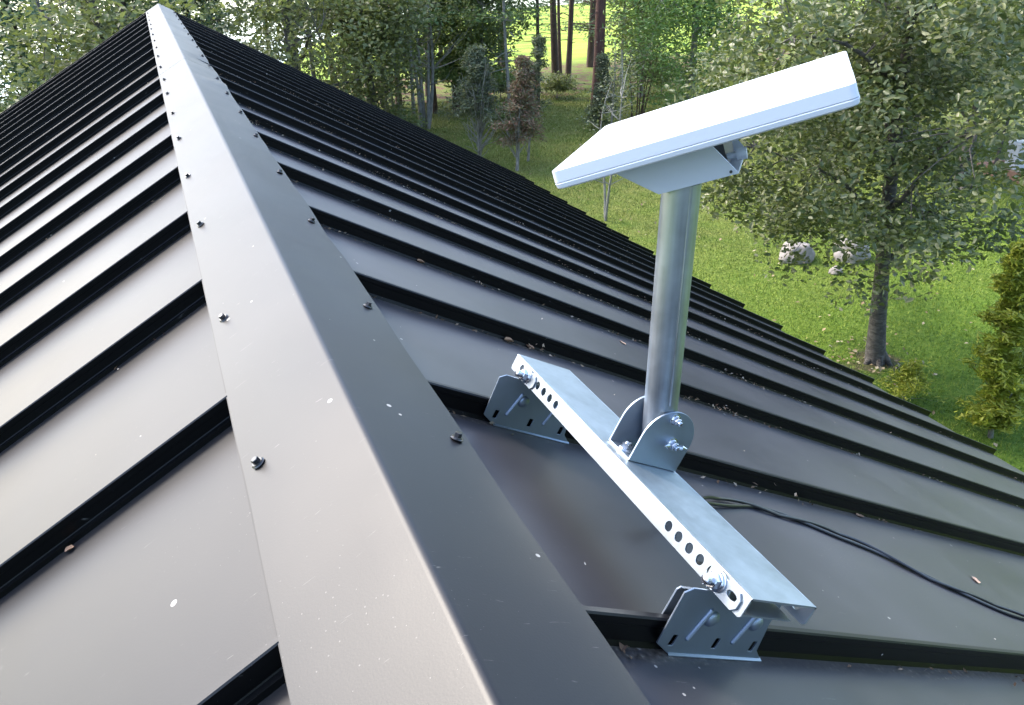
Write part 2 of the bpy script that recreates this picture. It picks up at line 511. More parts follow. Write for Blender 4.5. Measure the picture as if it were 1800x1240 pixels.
for side, fr, ya in (('R', WR, YR), ('L', WL, YL)):
    k0 = math.ceil((Y0 - ya) / SP); k1 = math.floor((Y1 - ya) / SP)
    PM = M_PAN if side == 'R' else M_PANL
    protos = [panel_mesh(11 * q + (side == 'L') * 5, fr, SP) for q in range(3)]
    pm = []
    sm = seam_mb(fr, side)
    first_seam = None
    for k in range(k0 - 1, k1 + 1):
        y = ya + SP * k
        if k == k0 - 1:
            w = ya + SP * k0 - Y0; o = panel_mesh(3, fr, w).build('roof_panel', PM, house); o.location = (0, Y0, 0); continue
        if k == k1:
            w = Y1 - y - .012; o = panel_mesh(4, fr, w).build('roof_panel', PM, house); o.location = (0, y, 0)
        else:
            i = k % 3
            while len(pm) <= i: pm.append(None)
            if pm[i] is None:
                o = protos[i].build('roof_panel', PM, house); pm[i] = o
            else:
                o = pm[i].copy(); link(o, house)
            o.location = (0, y, 0)
        if first_seam is None:
            s = sm.build('seam', [M_ROOF, M_PANL], o, smooth=0); first_seam = s
        else:
            s = first_seam.copy(); link(s, o)
    # gable edge trim at the far end
    for ga, gb in ((Y1 - .012, Y1 + .006), (Y0 - .006, Y0 - .0005)):
        mb = MB(); mb.box((.02, ga, -RIB - .12), (SLOPE + .01, gb, 0.0), fr)
        mb.build('gable_trim', M_ROOF, house)
    # deck and fascia below the pans
    mb = MB(); mb.box((.0, Y0 + .02, -RIB - .16), (SLOPE - .03, Y1 - .03, -RIB - .012), fr)
    mb.build('roof_deck', M_WALL, house)

# walls under the roof
mb = MB()
wx = CT * (SLOPE - .5); zt = H - ST * (SLOPE - .5) - .22
mb.add([(-wx, Y0 + .5, -.3), (wx, Y0 + .5, -.3), (wx, Y1 - .5, -.3), (-wx, Y1 - .5, -.3),
        (-wx, Y0 + .5, zt), (wx, Y0 + .5, zt), (wx, Y1 - .5, zt), (-wx, Y1 - .5, zt), (0, Y0 + .5, H - .3), (0, Y1 - .5, H - .3)],
       [(0, 1, 5, 8, 4), (3, 7, 9, 6, 2), (1, 2, 6, 5), (0, 4, 7, 3)])
mb.build('wall', M_WALL, house, smooth=0)

# ridge cap pieces, lapped, with hemmed wavy edges
WLc, WRc = 0.1534, 0.1527


def cap_piece(y0, y1, lift):
    mb = MB()
    ss = [-WLc - .0015, -WLc, -WLc * .86, -WLc * .7, -WLc * .5, -WLc * .3, -.03, -.006, -.0025, 0, .0025, .006, .03, WRc * .3, WRc * .5, WRc * .7, WRc * .86, WRc, WRc + .0015]
    N = max(8, int((y1 - y0) / .02))
    ns = len(ss)
    for i in range(N + 1):
        y = y0 + (y1 - y0) * i / N
        for j, s in enumerate(ss):
            a = abs(s); fr = WR if s >= 0 else WL
            e = 0.0
            if a > .02:
                if s > 0:
                    e = .0034 * (a / .15) ** 1.5 * mnoise.noise(Vector((s * 3, y * 5.5, 3.1))) + .0015 * mnoise.noise(Vector((s * 9, y * 2.0, 8)))
                    # buckles in the far right flank
                    e += .009 * (a / .15) * math.exp(-((y - 3.75 - a * .8) / .10) ** 2) - .008 * (a / .15) * math.exp(-((y - 4.6 - a * .8) / .12) ** 2) + .004 * (a / .15) * math.exp(-((y - 6.1 - a) / .15) ** 2)
                else:
                    e = .0015 * (a / .15) * mnoise.noise(Vector((s * 4, y * 3.0, 1.7))) + .0012 * mnoise.noise(Vector((s * 10, y * 4, 4)))
            ow = (.0014 * mnoise.noise(Vector((7, y * 6, 2.2 if s > 0 else 9)))) if a > .14 else 0
            nn = .0022 + lift + e
            if j in (0, ns - 1):
                nn = .0022 + lift + e - .0075; ow += .0012
            if a < .0001: nn -= .0006
            mb.v.append(fr(a + ow, y, nn))
    for i in range(N):
        for j in range(ns - 1):
            q = i * ns + j; mb.f.append((q, q + 1, q + ns + 1, q + ns)); mb.m.append(0)
    # end folds so that the sheet has a visible thickness at the lap
    for i0 in (0, N):
        n = len(mb.v)
        for j in range(ns):
            p = mb.v[i0 * ns + j]; mb.v.append((p[0], p[1] + (.0003 if i0 else -.0003), p[2] - .0010))
        for j in range(ns - 1): mb.f.append((i0 * ns + j, i0 * ns + j + 1, n + j + 1, n + j)); mb.m.append(0)
    return mb


screw_mb = MB()
lathe(screw_mb, [(0, .0082), (.0012, .0086), (.0026, .0070), (.0028, .0068)], (0, 0, 0), (0, 0, 1), 16)
lathe(screw_mb, [(.0026, .0072), (.0036, .0070)], (0, 0, 0), (0, 0, 1), 16)
lathe(screw_mb, [(.0034, .0050), (.0085, .0050), (.0092, .0042)], (0, 0, 0), (0, 0, 1), 6)
screw0 = None
YRs = [.756, 1.19, 1.699, 2.163, 2.682, 3.129]; YLs = [.807, 1.248, 1.784, 2.241, 2.751]
YRs = [.756 - .475 * k for k in range(8, 0, -1)] + YRs + [3.129 + .475 * k + random.uniform(-.03, .03) for k in range(1, 13)]
YLs = [.807 - .475 * k for k in range(8, 0, -1)] + YLs + [2.751 + .475 * k + random.uniform(-.03, .03) for k in range(1, 14)]
caps = [(-3.61, -2.5), (-2.52, -.72), (-.75, 4.42), (4.40, 6.9), (6.88, 9.315)]
for i, (a, b_) in enumerate(caps):
    o = cap_piece(a, b_, .0005 * (i % 2)).build('ridge_cap', M_CAP, house, smooth=40)
    for side, lst in (('R', YRs), ('L', YLs)):
        for y in lst:
            if a + .01 <= y < b_ - .005:
                fr = WR if side == 'R' else WL
                sg = 1 if side == 'R' else -1
                s_ = .1315 + random.uniform(-.003, .003)
                if screw0 is None:
                    sc = screw_mb.build('screw', M_SCREW, o, smooth=40); screw0 = sc
                else:
                    sc = screw0.copy(); link(sc, o)
                sc.location = fr(s_, y, .0030 + .0012 * (i % 2))
                sc.rotation_euler = (random.uniform(-.06, .06), sg * TH + random.uniform(-.06, .06), random.uniform(0, 1))
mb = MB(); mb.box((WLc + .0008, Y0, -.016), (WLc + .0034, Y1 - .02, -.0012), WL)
mb.build('shadow_gap_strip', M_GAP_SHADE, house, smooth=0)  # dark strip added in place of the shadow gap along the cap edge
# ridge end plate
mb = MB()
p = [(0, Y1 + .012, H + .003)] + [WR(WRc, Y1 + .012, .002), WR(WRc, Y1 + .012, -.06), (0, Y1 + .012, H - .09), WL(WRc, Y1 + .012, -.06), WL(WRc, Y1 + .012, .002)]
mb.add(p, [tuple(range(6))]); mb.build('ridge_end_cap', M_CAP, house, smooth=0)

# ------------------------------------------------------------------ antenna mount
base_pt = Vector(WR(.345, YR + SP / 2, -RIB))
mount = thing('antenna_mount', 'galvanised steel mount with slotted rail, two seam clamps and upright pipe on dark roof', 'mount', (0, 0, 0))
S0, S1, NT, DP, T = .293, .396, .0735, .0245, .0025
YA, YB = .404, .957
mb = MB()
mb.box((S0 + .002, YA, NT - T), (S1 - .002, YB, NT), WR)
yh = [.5355, .5165, .4970, .4780, .4590, .4230, .444] + [.903, .929, .873, .8535, .834, .8145]
holes = [circ(y, NT - .0125, .0056, 20, .95, 1.08) for y in yh]
out = [(YA, NT), (YA, NT - DP + .003), (YA + .003, NT - DP), (YB - .003, NT - DP), (YB, NT - DP + .003), (YB, NT)]
out = [(a, b - .0008) for a, b in out]
plate(mb, out, holes, T, lambda a, b, c: WR(S0 + c, a, b))
plate(mb, out, holes, T, lambda a, b, c: WR(S1 - c, a, b))
# rolled corners between web and flanges
for s in (S0 + .0004, S1 - .0004): mb.tube([WR(s, YA, NT - .0016), WR(s, YB, NT - .0016)], .0016, 10)
rail = mb.build('rail', M_RAIL, mount, smooth=30, origin=WR(.345, .68, .05))
rail.matrix_parent_inverse = Matrix()


def hexbolt(mb, p, ax, r=.0085, h=.007, wr=.012, tip=.008, tr=.0045, n6=6, mi=0):
    lathe(mb, [(0, wr), (.0018, wr), (.002, wr - .0006)], p, ax, 24, mi)
    ax = Vector(ax).normalized(); q = Vector(p) + ax * .002
    lathe(mb, [(0, r * 1.18), (.0014, r * 1.10), (.002, r * .98)], q, ax, 24, mi)
    lathe(mb, [(.0014, r * .93), (.002, r), (.002 + h - .001, r), (.002 + h, r * .86)], q, ax, 6, mi)
    if tip: lathe(mb, [(h, tr), (h + tip, tr), (h + tip + .001, tr * .7)], q, ax, 14, mi)


AXL = Vector(WR(0, 0, 0)) - Vector(WR(1, 0, 0))            # up the slope, towards the ridge
AXN = Vector(WR(0, 0, 1)) - Vector(WR(0, 0, 0))
for (yb, sgn) in ((.444, 1), (.903, -1)):
    mb = MB()
    hexbolt(mb, WR(S0 - T / 2 - .0030, yb, NT - .0125), AXL, .0088, .008, .0115, .010, .0052)
    bo = mb.build('bolt', M_BOLT, rail, smooth=40); bo.matrix_parent_inverse = Matrix.Translation(-Vector(rail.location))
    # square slotted washer plate with clipped corners on the outside of the flange
    mb = MB()
    a0, a1 = (yb - .033, yb + .016) if sgn > 0 else (yb - .024, yb + .010)
    b0, b1 = NT - DP - .0005, NT - .004
    o_ = [(a0 + .005, b0), (a1, b0), (a1, b1), (a0 + .005, b1), (a0, b1 - .006), (a0, b0 + .006)]
    hh = [circ(yb - .0215, NT - .0125, .0045, 16, 1.6, .9)] if sgn > 0 else []
    plate(mb, o_, hh, .0026, lambda a, b, c: WR(S0 - T / 2 - .0016 + c, a, b))
    wp = mb.build('washer_plate', M_RAIL, rail, smooth=30); wp.matrix_parent_inverse = Matrix.Translation(-Vector(rail.location))


def clamp(dy):
    mb = MB()
    yc = YR + dy
    out = [(.2625, -.0245), (.2850, -.0360), (.4370, -.0360), (.4220, -.0245), (.4140, .014), (.4140, .0430), (.4100, .0465), (.2680, .0465), (.2580, .0400)]
    slots = [rrect(c - .0036, -.0260, c + .0036, -.0120, .0012) for c in (.2820, .3480, .4100)]
    yn, yf_ = yc - .0125, yc + .0100
    plate(mb, out, slots, .0022, lambda a, b, c: WR(a, yn + c, b))
    out2 = [(.2760, -.0245), (.2860, -.0300), (.4140, -.0300), (.4140, .0310), (.2790, .0310), (.2745, .0270)]
    plate(mb, out2, slots, .0022, lambda a, b, c: WR(a, yf_ + c, b))
    mb.add([WR(.2680, yn, .0442), WR(.4110, yn, .0442), WR(.4110, yf_, .0290), WR(.2800, yf_, .0290), WR(.2680, yn, .0465), WR(.4110, yn, .0465), WR(.4110, yf_, .0312), WR(.2800, yf_, .0312)],
           [(0, 3, 2, 1), (4, 5, 6, 7), (0, 1, 5, 4), (1, 2, 6, 5), (2, 3, 7, 6), (3, 0, 4, 7)])
    # turned foot flange
    mb.add([WR(.2850, yn - .0005, -.0345), WR(.4370, yn - .0005, -.0345), WR(.4370, yn - .0040, -.0362), WR(.2850, yn - .0040, -.0362),
            WR(.2850, yn - .0005, -.0355), WR(.4370, yn - .0005, -.0355), WR(.4370, yn - .0040, -.0372), WR(.2850, yn - .0040, -.0372)],
           [(0, 1, 2, 3), (7, 6, 5, 4), (3, 2, 6, 7), (0, 3, 7, 4), (1, 5, 6, 2)])
    # pressed strengthening flutes
    for s in (.309, .381):
        pts = [WR(s - .0092, yn - .0012, -.0175), WR(s - .0085, yn - .0014, -.0155), WR(s - .0035, yn - .0014, .004), WR(s + .0015, yn - .0014, .0235), WR(s + .0022, yn - .0012, .0255)]
        mb.tube(pts, [.0012, .0030, .0030, .0030, .0012], 10)
    o = mb.build('seam_clamp', M_CLAMP, mount, smooth=35)
    for s in (.318, .390):
        r = MB(); lathe(r, [(0, .0098), (.0010, .0098), (.0034, .0082), (.0050, .0052), (.0056, .0015)], WR(s, yn - .0008, .0125), (0, -1, 0), 20)
        r.build('rivet_head', M_CLAMP, o, smooth=60)
    # inner bracket whose lower leg closes the open side of the rail above the clamp
    yl, yh_ = (YA + .004, yc + .030) if dy == 0 else (yc - .030, YB - .004)
    r = MB(); r.box((S0 + .0018, yl, NT - DP), (S1 - .020, yh_, NT - DP + .002), WR)
    r.box((.325, yn + .002, .0468), (.365, yf_ - .002, NT - DP - .0002), WR)
    r.build('inner_bracket', M_RAIL, o, smooth=0)
    return o


clamp(0); clamp(SP)

# pole bracket: two round topped cheeks on a foot plate
yN, yF = .657, .704
mb = MB()


def cheek(a0, a1, top):
    cx = (a0 + a1) / 2; r = (a1 - a0) / 2; cy = top - r
    pts = [(a0, NT + .001), (a1, NT + .001)]
    for i in range(21):
        t = math.pi * i / 20; pts.append((cx + .014 * math.sin(t / 1) * 0 + r * math.cos(t), cy + r * math.sin(t)))
    return pts


plate(mb, cheek(.3095, .3925, .1535), [circ(.3435, .1420, .004), circ(.3600, .1120, .004)], .0028, lambda a, b, c: WR(a, yN + c, b))
plate(mb, cheek(.3095, .3925, .1535), [circ(.3435, .1420, .004), circ(.3600, .1120, .004)], .0028, lambda a, b, c: WR(a, yF + c, b))
mb.box((.3095, yN + .001, NT + .0002), (.3925, yF - .001, NT + .0028), WR)
brk = mb.build('pole_bracket', M_CLAMP, mount, smooth=30)
for (s, n, r, wing) in ((.3435, .1430, .0052, 0), (.3600, .1110, .0058, 1)):
    mb = MB(); hexbolt(mb, WR(s, yN - .0014, n), (0, -1, 0), r, .0055, r * 1.45, .006, .0032)
    if wing:
        for a in (-1, 1):
            mb.tube([WR(s + a * .006, yN - .006, n - .001), WR(s + a * .012, yN - .010, n + a * .0012), WR(s + a * .0185, yN - .012, n + a * .002)], [.0026, .0034, .0008], 8)
    mb.build('bolt', M_BOLT, brk, smooth=40)
    mb = MB(); hexbolt(mb, WR(s, yF + .0014, n), (0, 1, 0), r, .0055, r * 1.45, 0)
    mb.build('bolt', M_BOLT, brk, smooth=40)
mb = MB(); hexbolt(mb, WR(.3185, .6800, NT + .0028), AXN, .0075, .006, .0095, .004, .004)
mb.build('bolt', M_BOLT, brk, smooth=40)

# pipe
PB = Vector(WR(.368, .6803, .090)); PTp = Vector((.3655, .679, .2515 + H))
ax = (PTp - PB)
mb = MB()
lathe(mb, [(0, .0190), (0.0, .0212), (.05, .0212), (.15, .0212), (.25, .0212), (ax.length, .0212), (ax.length, .0190)], PB, ax, 48)
pole = mb.build('pole', M_PIPE, mount, smooth=40, origin=PB)
mb = MB()
sd_ = (Vector((.02, -1.0, 0))).normalized(); sd_ = (RT * .33 - Vector((FW.x, FW.y, 0)).normalized()).normalized()
pts = [PB + ax * t + sd_ * .0209 for t in np.linspace(.22, 1, 12)]
mb.tube(pts, .0017, 6)
ws = mb.build('weld_seam', M_PIPE, pole, smooth=60); ws.matrix_parent_inverse = Matrix.Translation(-PB)

# ------------------------------------------------------------------ flat antenna
DO = Vector((0.4012, 0.6972, 0.3219 + H))
DX = Vector((0.6924, -0.6386, 0.3359)); DY = Vector((0.6808, 0.7323, -0.0112)); DZ = Vector((-0.2388, 0.2364, 0.9418))
DX.normalize(); DY = (DY - DX * DX.dot(DY)).normalized(); DZ = DX.cross(DY)
ant = thing('flat_antenna', 'white flat rectangular satellite antenna tilted on top of the galvanised pipe', 'antenna', (0, 0, 0))
ant.matrix_world = Matrix(((DX.x, DY.x, DZ.x, DO.x), (DX.y, DY.y, DZ.y, DO.y), (DX.z, DY.z, DZ.z, DO.z), (0, 0, 0, 1)))


def slab(mb, w, d, prof, r, mi=0):
    """prof: (z, inset)"""
    loops = []
    for z, ins in prof:
        lp = rrect(-w / 2 + ins, -d / 2 + ins, w / 2 - ins, d / 2 - ins, max(.0008, r - ins), 6)
        base = len(mb.v); mb.v += [(x, y, z) for x, y in lp]; loops.append((base, len(lp)))
    for (a, n), (b_, _) in zip(loops, loops[1:]):
        for k in range(n): mb.f.append((a + k, b_ + k, b_ + (k + 1) % n, a + (k + 1) % n)); mb.m.append(mi)
    a, n = loops[0]; mb.f.append(tuple(a + k for k in range(n))); mb.m.append(mi)
    a, n = loops[-1]; mb.f.append(tuple(a + k for k in reversed(range(n)))); mb.m.append(mi)


W_, D_ = .290, .250
mb = MB(); slab(mb, W_, D_, [(0, .0006), (-.0006, 0), (-.0125, -.0006), (-.0129, -.0002)], .007)
mb.build('front_panel', M_WHITE, ant, smooth=16)
mb = MB(); slab(mb, W_, D_, [(-.0128, .0009), (-.0134, .0009), (-.0135, -.0004), (-.0142, -.0010), (-.0185, .0000), (-.0195, .0012), (-.0215, .010)], .008)
mb.build('rear_shell', M_WHITE, ant, smooth=16)
mb = MB(); slab(mb, .20, .16, [(-.0212, 0), (-.0255, .002), (-.0262, .004)], .02)
mb.build('rear_boss', M_GREYP, ant, smooth=30)
# folded sheet bracket: bottom plate with two splayed flanges, open at both ends
mb = MB()


def lf(x, y, z): return (x, y, z)


zt, zb = -.0225, -.0640
yf, yb_ = -.052, .052
ft = [(-.103, -.070, zt), (.004, -.070, zt), (.026, -.0635, zb), (-.0585, -.0635, zb)]
bt = [(-.103, .060, zt), (.004, .060, zt), (.026, yb_ - .006, zb), (-.058, yb_ - .006, zb)]


def sheet(mb, quad, nrm, t):
    q = [Vector(a) for a in quad]; nv = Vector(nrm).normalized() * t
    vs = q + [a + nv for a in q]
    mb.add(vs, [(0, 1, 2, 3), (7, 6, 5, 4), (0, 4, 5, 1), (1, 5, 6, 2), (2, 6, 7, 3), (3, 7, 4, 0)])


sheet(mb, ft, (0, 1, .3), .0024)
sheet(mb, bt, (0, -1, .3), .0024)
sheet(mb, [ft[3], ft[2], bt[2], bt[3]], (0, 0, 1), .0024)
sheet(mb, [ft[0], ft[3], bt[3], bt[0]], (1, 0, .8), .0024)
brd = mb.build('mounting_bracket', M_GREYP, ant, smooth=0)
mb = MB()
mb.tube([(-.02, -.028, -.049), (.030, -.028, -.052)], .0035, 10)
mb.tube([(.024, -.028, -.0515), (.034, -.028, -.0525)], .0062, 14)
mb.build('adjusting_knob', M_GREYP, brd, smooth=40)
mb = MB(); mb.box((-.030, -.036, -.060), (.014, .036, -.030))
mb.build('hinge_block', M_DARKP, brd, smooth=0)
mb = MB(); mb.tube([(.019, -.0630, -.0600), (.019, -.0655, -.0600)], .0016, 8)
mb.build('screw', M_DARKP, brd)
# ------------------------------------------------------------------ cables lying on the pans
def cable_path(off, ph):
    pts = [(.415, .690, .030), (.46, .705, .028), (.53, .735, .022), (.60, .775, .012), (.68, .812, .004), (.76, .832, 0), (.84, .838, 0), (.93, .826, 0), (1.03, .802, 0), (1.10, .778, 0),
           (1.17, .735, 0), (1.24, .692, 0), (1.32, .655, 0), (1.46, .612, 0), (1.7, .575, 0), (2.2, .56, 0), (3.0, .60, 0), (4.0, .60, 0), (4.66, .60, 0), (4.72, .60, -.06), (4.74, .60, -.4)]
    res = []
    ctrl = [Vector(q) for q in pts]
    N = 14
    for i in range(len(ctrl) - 1):
        p0 = ctrl[max(i - 1, 0)]; p1 = ctrl[i]; p2 = ctrl[i + 1]; p3 = ctrl[min(i + 2, len(ctrl) - 1)]
        for j in range(N):
            t = j / N
            q = .5 * ((2 * p1) + (p2 - p0) * t + (2 * p0 - 5 * p1 + 4 * p2 - p3) * t * t + (3 * p1 - p0 - 3 * p2 + p3) * t ** 3)
            w = math.sin(q.x * 19 + ph) * .0078
            h_ = abs(math.cos(q.x * 19 + ph)) * .0036 if off > 0 else 0
            res.append(WR(q.x, q.y + off * w + off * .002, -RIB + .0037 + q.z + h_ * (q.x < 4.6)))
    return res


for off, ph, lab in ((1, .4, 'black cable weaving over its twin across the dark pan below the rail'), (-1, .4, 'black cable lying flat on the dark pan under its twin')):
    mb = MB(); mb.tube(cable_path(off, ph), .0034, 10)
    tag(mb.build('cable', M_CABLE, None, smooth=80), lab, 'cable', 'cables running down the roof')

# ------------------------------------------------------------------ foliage machinery
def unit(v): return v / np.maximum(np.linalg.norm(v, axis=-1, keepdims=True), 1e-9)


def leaf_cloud(P, size, aspect=.5, up=.5, fold=.25, seed=0, droop=0.0):
    """one folded leaf (two triangles pairs) per point; returns V, F(tri)"""
    r = np.random.default_rng(seed)
    n = len(P)
    d = r.normal(size=(n, 3)); d[:, 2] = d[:, 2] * .5 - droop; d = unit(d)
    nr = r.normal(size=(n, 3)) * (1 - up) + np.array([0, 0, 1.0]) * up; nr = unit(nr - d * (nr * d).sum(1, keepdims=True))
    sd = np.cross(d, nr)
    L = (size * r.uniform(.65, 1.25, n))[:, None]
    Wd = L * aspect * .5
    base = P - d * L * .5; tip = P + d * L * .5 - nr * L * .08
    l = P + sd * Wd + nr * Wd * fold - d * L * .04; rr = P - sd * Wd + nr * Wd * fold - d * L * .04
    V = np.stack([base, l, tip, rr], 1).reshape(-1, 3)
    i = np.arange(n)[:, None] * 4
    F = np.concatenate([i + np.array([[0, 2, 1]]), i + np.array([[0, 3, 2]])], 0)
    return V, F


def leaf_cloud6(P, size, aspect=.55, up=.5, fold=.25, seed=0):
    """fuller leaf outline, six vertices and four triangles"""
    r = np.random.default_rng(seed); n = len(P)
    d = r.normal(size=(n, 3)); d[:, 2] = d[:, 2] * .5 - .12; d = unit(d)
    nr = r.normal(size=(n, 3)) * (1 - up) + np.array([0, 0, 1.0]) * up; nr = unit(nr - d * (nr * d).sum(1, keepdims=True))
    sd = np.cross(d, nr)
    L = (size * r.uniform(.6, 1.25, n))[:, None]; Wd = L * aspect * .5
    c0 = P - d * L * .5; c1 = P + d * L * .5 - nr * L * .1
    pts = [c0, c0 + d * L * .33 + sd * Wd + nr * Wd * fold, c0 + d * L * .72 + sd * Wd * .8 + nr * Wd * fold, c1,
           c0 + d * L * .72 - sd * Wd * .8 + nr * Wd * fold, c0 + d * L * .33 - sd * Wd + nr * Wd * fold]
    V = np.stack(pts, 1).reshape(-1, 3); i = np.arange(n)[:, None] * 6
    F = np.concatenate([i + np.array([[0, 2, 1]]), i + np.array([[0, 3, 2]]), i + np.array([[0, 4, 3]]), i + np.array([[0, 5, 4]])], 0)
    return V, F


def clump_points(cent, n_per, sig, r, flat=.7):
    n = len(cent) * n_per
    g = r.normal(size=(n, 3)); g *= np.minimum(1, 2.0 / np.linalg.norm(g, axis=1, keepdims=True))
    P = np.repeat(cent, n_per, 0) + g * np.array([sig, sig, sig * flat])
    return P


def path_pts(a, b, r, n=6, bow=.1, sag=0.0):
    a = np.array(a, float); b = np.array(b, float); L = np.linalg.norm(b - a)
    o1 = r.normal(size=3) * bow * L; o2 = r.normal(size=3) * bow * L
    out = []
    for i in range(n + 1):
        t = i / n
        out.append(a * (1 - t) + b * t + (o1 * math.sin(math.pi * t) + o2 * math.sin(2 * math.pi * t) * .5) * .6 + np.array([0, 0, sag * L * math.sin(math.pi * t)]))
    return out


def broadleaf(name, label, base, h, rad, z0, mleaf, mbark, tr=.12, nclump=260, per=60, leaf=.10, sig=.28, seed=1, lean=(0, 0), group=None, cat='tree',
              six=False, squash=1.0, up=.45, shell=.55, cz=None, aspect=.55, extra=None, zlow=None, ccx=None):
    r = np.random.default_rng(seed)
    o = thing(name, label, cat, (0, 0, 0), group)
    bx, by = base
    top = np.array([bx + lean[0], by + lean[1], h * .93])
    tp = path_pts((bx, by, -.15), top, r, 10, .02)
    mb = MB(); R = [tr * 1.45, tr * 1.08] + [tr * (1 - .085 * i) for i in range(1, 10)]
    mb.tube(tp, R[:11], 14, wob=.10)
    for k in range(5):       # root flare
        a = k * 1.26 + r.uniform(0, .6)
        mb.tube([(bx + math.cos(a) * tr * .3, by + math.sin(a) * tr * .3, tr * 1.8), (bx + math.cos(a) * tr * 1.5, by + math.sin(a) * tr * 1.5, tr * .25), (bx + math.cos(a) * tr * 2.5, by + math.sin(a) * tr * 2.5, -.1)], [tr * .55, tr * .42, tr * .15], 8)
    mb.build('trunk', mbark, o, smooth=60)
    # clump centres in an uneven ellipsoid
    cc = np.array([bx + lean[0] * .6, by + lean[1] * .6, (z0 + h) / 2 if cz is None else cz])
    if ccx: cc[0], cc[1] = ccx
    d = unit(r.normal(size=(nclump, 3)))
    lob = 1 + .28 * np.array([mnoise.noise(Vector(q * 1.9 + seed)) for q in d])
    rr = (r.uniform(0, 1, nclump) ** shell) * lob
    cent = cc + d * rr[:, None] * np.array([rad, rad * squash, (h - z0) / 2])
    if extra is not None: cent = np.concatenate([cent, np.array(extra)])
    if zlow is not None: cent = cent[cent[:, 2] > zlow]
    # limbs reach the clumps through a few main boughs
    mb = MB()
    nb = 9
    boughs = []
    for k in range(nb):
        f = .22 + .70 * k / nb; i0 = min(9, int(f * 10)); st = np.array(tp[i0]); a = k * 2.4 + r.uniform(-.4, .4)
        e = cc + np.array([math.cos(a) * rad * .62, math.sin(a) * rad * .62 * squash, (k / nb - .42) * (h - z0) * .62])
        if st[2] > e[2]: st = np.array(tp[max(3, int(10 * max(.15, (e[2] - .5) / h)))])
        pp = path_pts(st, e, r, 6, .08, .05); boughs += pp[1:]
        mb.tube(pp, [tr * (.42 - .055 * j) for j in range(7)], 7, wob=.1)
    B = np.array(boughs)
    for q in cent[::2]:
        j = np.argmin(np.linalg.norm(B - q, axis=1))
        pp = path_pts(B[j], q, r, 3, .10)
        mb.tube(pp, [tr * .12, tr * .08, tr * .05, tr * .02], 4, cap=False)
    tag(mb.build('branches', mbark, o, smooth=80), kind='stuff')
    P = clump_points(cent, per, sig, r)
    P = P[(P[:, 2] > .3) & ((P[:, 2] < 5.0) | (r.uniform(0, 1, len(P)) < .3))]
    V, F = (leaf_cloud6 if six else leaf_cloud)(P, leaf, aspect=aspect, up=up, seed=seed)
    tag(np_mesh('crown', V, F, mleaf, o), kind='stuff')
    return o


def conifer(name, label, base, h, rad, z0, mneedle, mbark, tr=.12, whorls=16, arms=7, seed=1, needle=.10, per=70, droop=.25, group=None, dead=0, cat='tree', lean=(0, 0),
            thin=.16, top_pow=1.0, sprays=6, bark_dead=None):
    """straight stem with whorls of boughs carrying needle sprays; dead = bare twigs low down"""
    r = np.random.default_rng(seed)
    o = thing(name, label, cat, (0, 0, 0), group)
    bx, by = base
    tp = path_pts((bx, by, -.15), (bx + lean[0], by + lean[1], h), r, 8, .012)
    mb = MB(); mb.tube(tp, [tr * 1.25] + [tr * (1 - i / 9.0) for i in range(8)], 9, wob=.1)
    mb.build('trunk', mbark, o, smooth=60)
    mb = MB(); cents = []; dirs = []
    for w in range(whorls):
        t = w / max(1, whorls - 1); z = z0 + (h - z0) * t
        L0 = rad * (1 - t ** top_pow * .86)
        for k in range(arms):
            a = r.uniform(0, 6.283); L = L0 * r.uniform(.35, 1.35)
            c = np.array([bx + lean[0] * z / h, by + lean[1] * z / h, z + r.uniform(-.1, .1)])
            e = c + np.array([math.cos(a) * L, math.sin(a) * L, -droop * L + .12 * L])
            mb.tube([c, (c + e) / 2 + np.array([0, 0, .08 * L]), e], [tr * .16, tr * .09, tr * .02], 4, cap=False)
            for j in range(sprays):
                f = .25 + .78 * j / (sprays - 1)
                cents.append(c + (e - c) * f + np.array([0, 0, .05 * L]) + r.normal(size=3) * L * .07)
    for k in range(dead):
        z = r.uniform(.15, z0 + .3); a = r.uniform(0, 6.283); L = rad * r.uniform(.3, .95)
        c = np.array([bx, by, z]); e = c + np.array([math.cos(a) * L, math.sin(a) * L, r.uniform(.8, 2.2) * L])
        mb.tube(path_pts(c, e, r, 3, .12), [.014, .011, .008, .004], 4, cap=False)
    tag(mb.build('branches', bark_dead or mbark, o, smooth=80), kind='stuff')
    cents = np.array(cents)
    P = clump_points(cents, per, thin, r, .55)
    P = P[P[:, 2] > .15]
    P = P[r.uniform(0, 1, len(P)) < np.where(P[:, 2] > 5.0, .16, .46)]
    V, F = leaf_cloud(P, needle * 1.35, aspect=.27, up=.4, seed=seed, droop=droop)
    tag(np_mesh('crown', V, F, mneedle, o), kind='stuff')
    return o


def bare_pine(name, label, base, h, tr, seed, mbark=None, crown_z=4.2, rad=1.6, group='pine trunks at the field edge', per=46, lowdead=10, lean=(0, 0), mneedle=None):
    """tall pine: long bare trunk, dead twigs, crown from crown_z up"""
    mbark = mbark or M_BARK_PINE
    o = conifer(name, label, base, h, rad, crown_z, mneedle or M_NEEDLE, mbark, tr=tr, whorls=11, arms=6, seed=seed, needle=.14, per=per, droop=.05, group=group, dead=0, thin=.22, sprays=4, lean=lean)
    r = np.random.default_rng(seed + 99); mb = MB()
    for k in range(lowdead):
        z = r.uniform(1.6, crown_z); a = r.uniform(0, 6.283); L = r.uniform(.4, 1.3)
        c = np.array([base[0] + lean[0] * z / h, base[1] + lean[1] * z / h, z]); e = c + np.array([math.cos(a) * L, math.sin(a) * L, r.uniform(-.2, .25) * L])
        mb.tube(path_pts(c, e, r, 4, .1), [.022, .016, .011, .007, .003], 4, cap=False)
    tag(mb.build('dead_branch', mbark, o, smooth=80), kind='stuff')
    return o


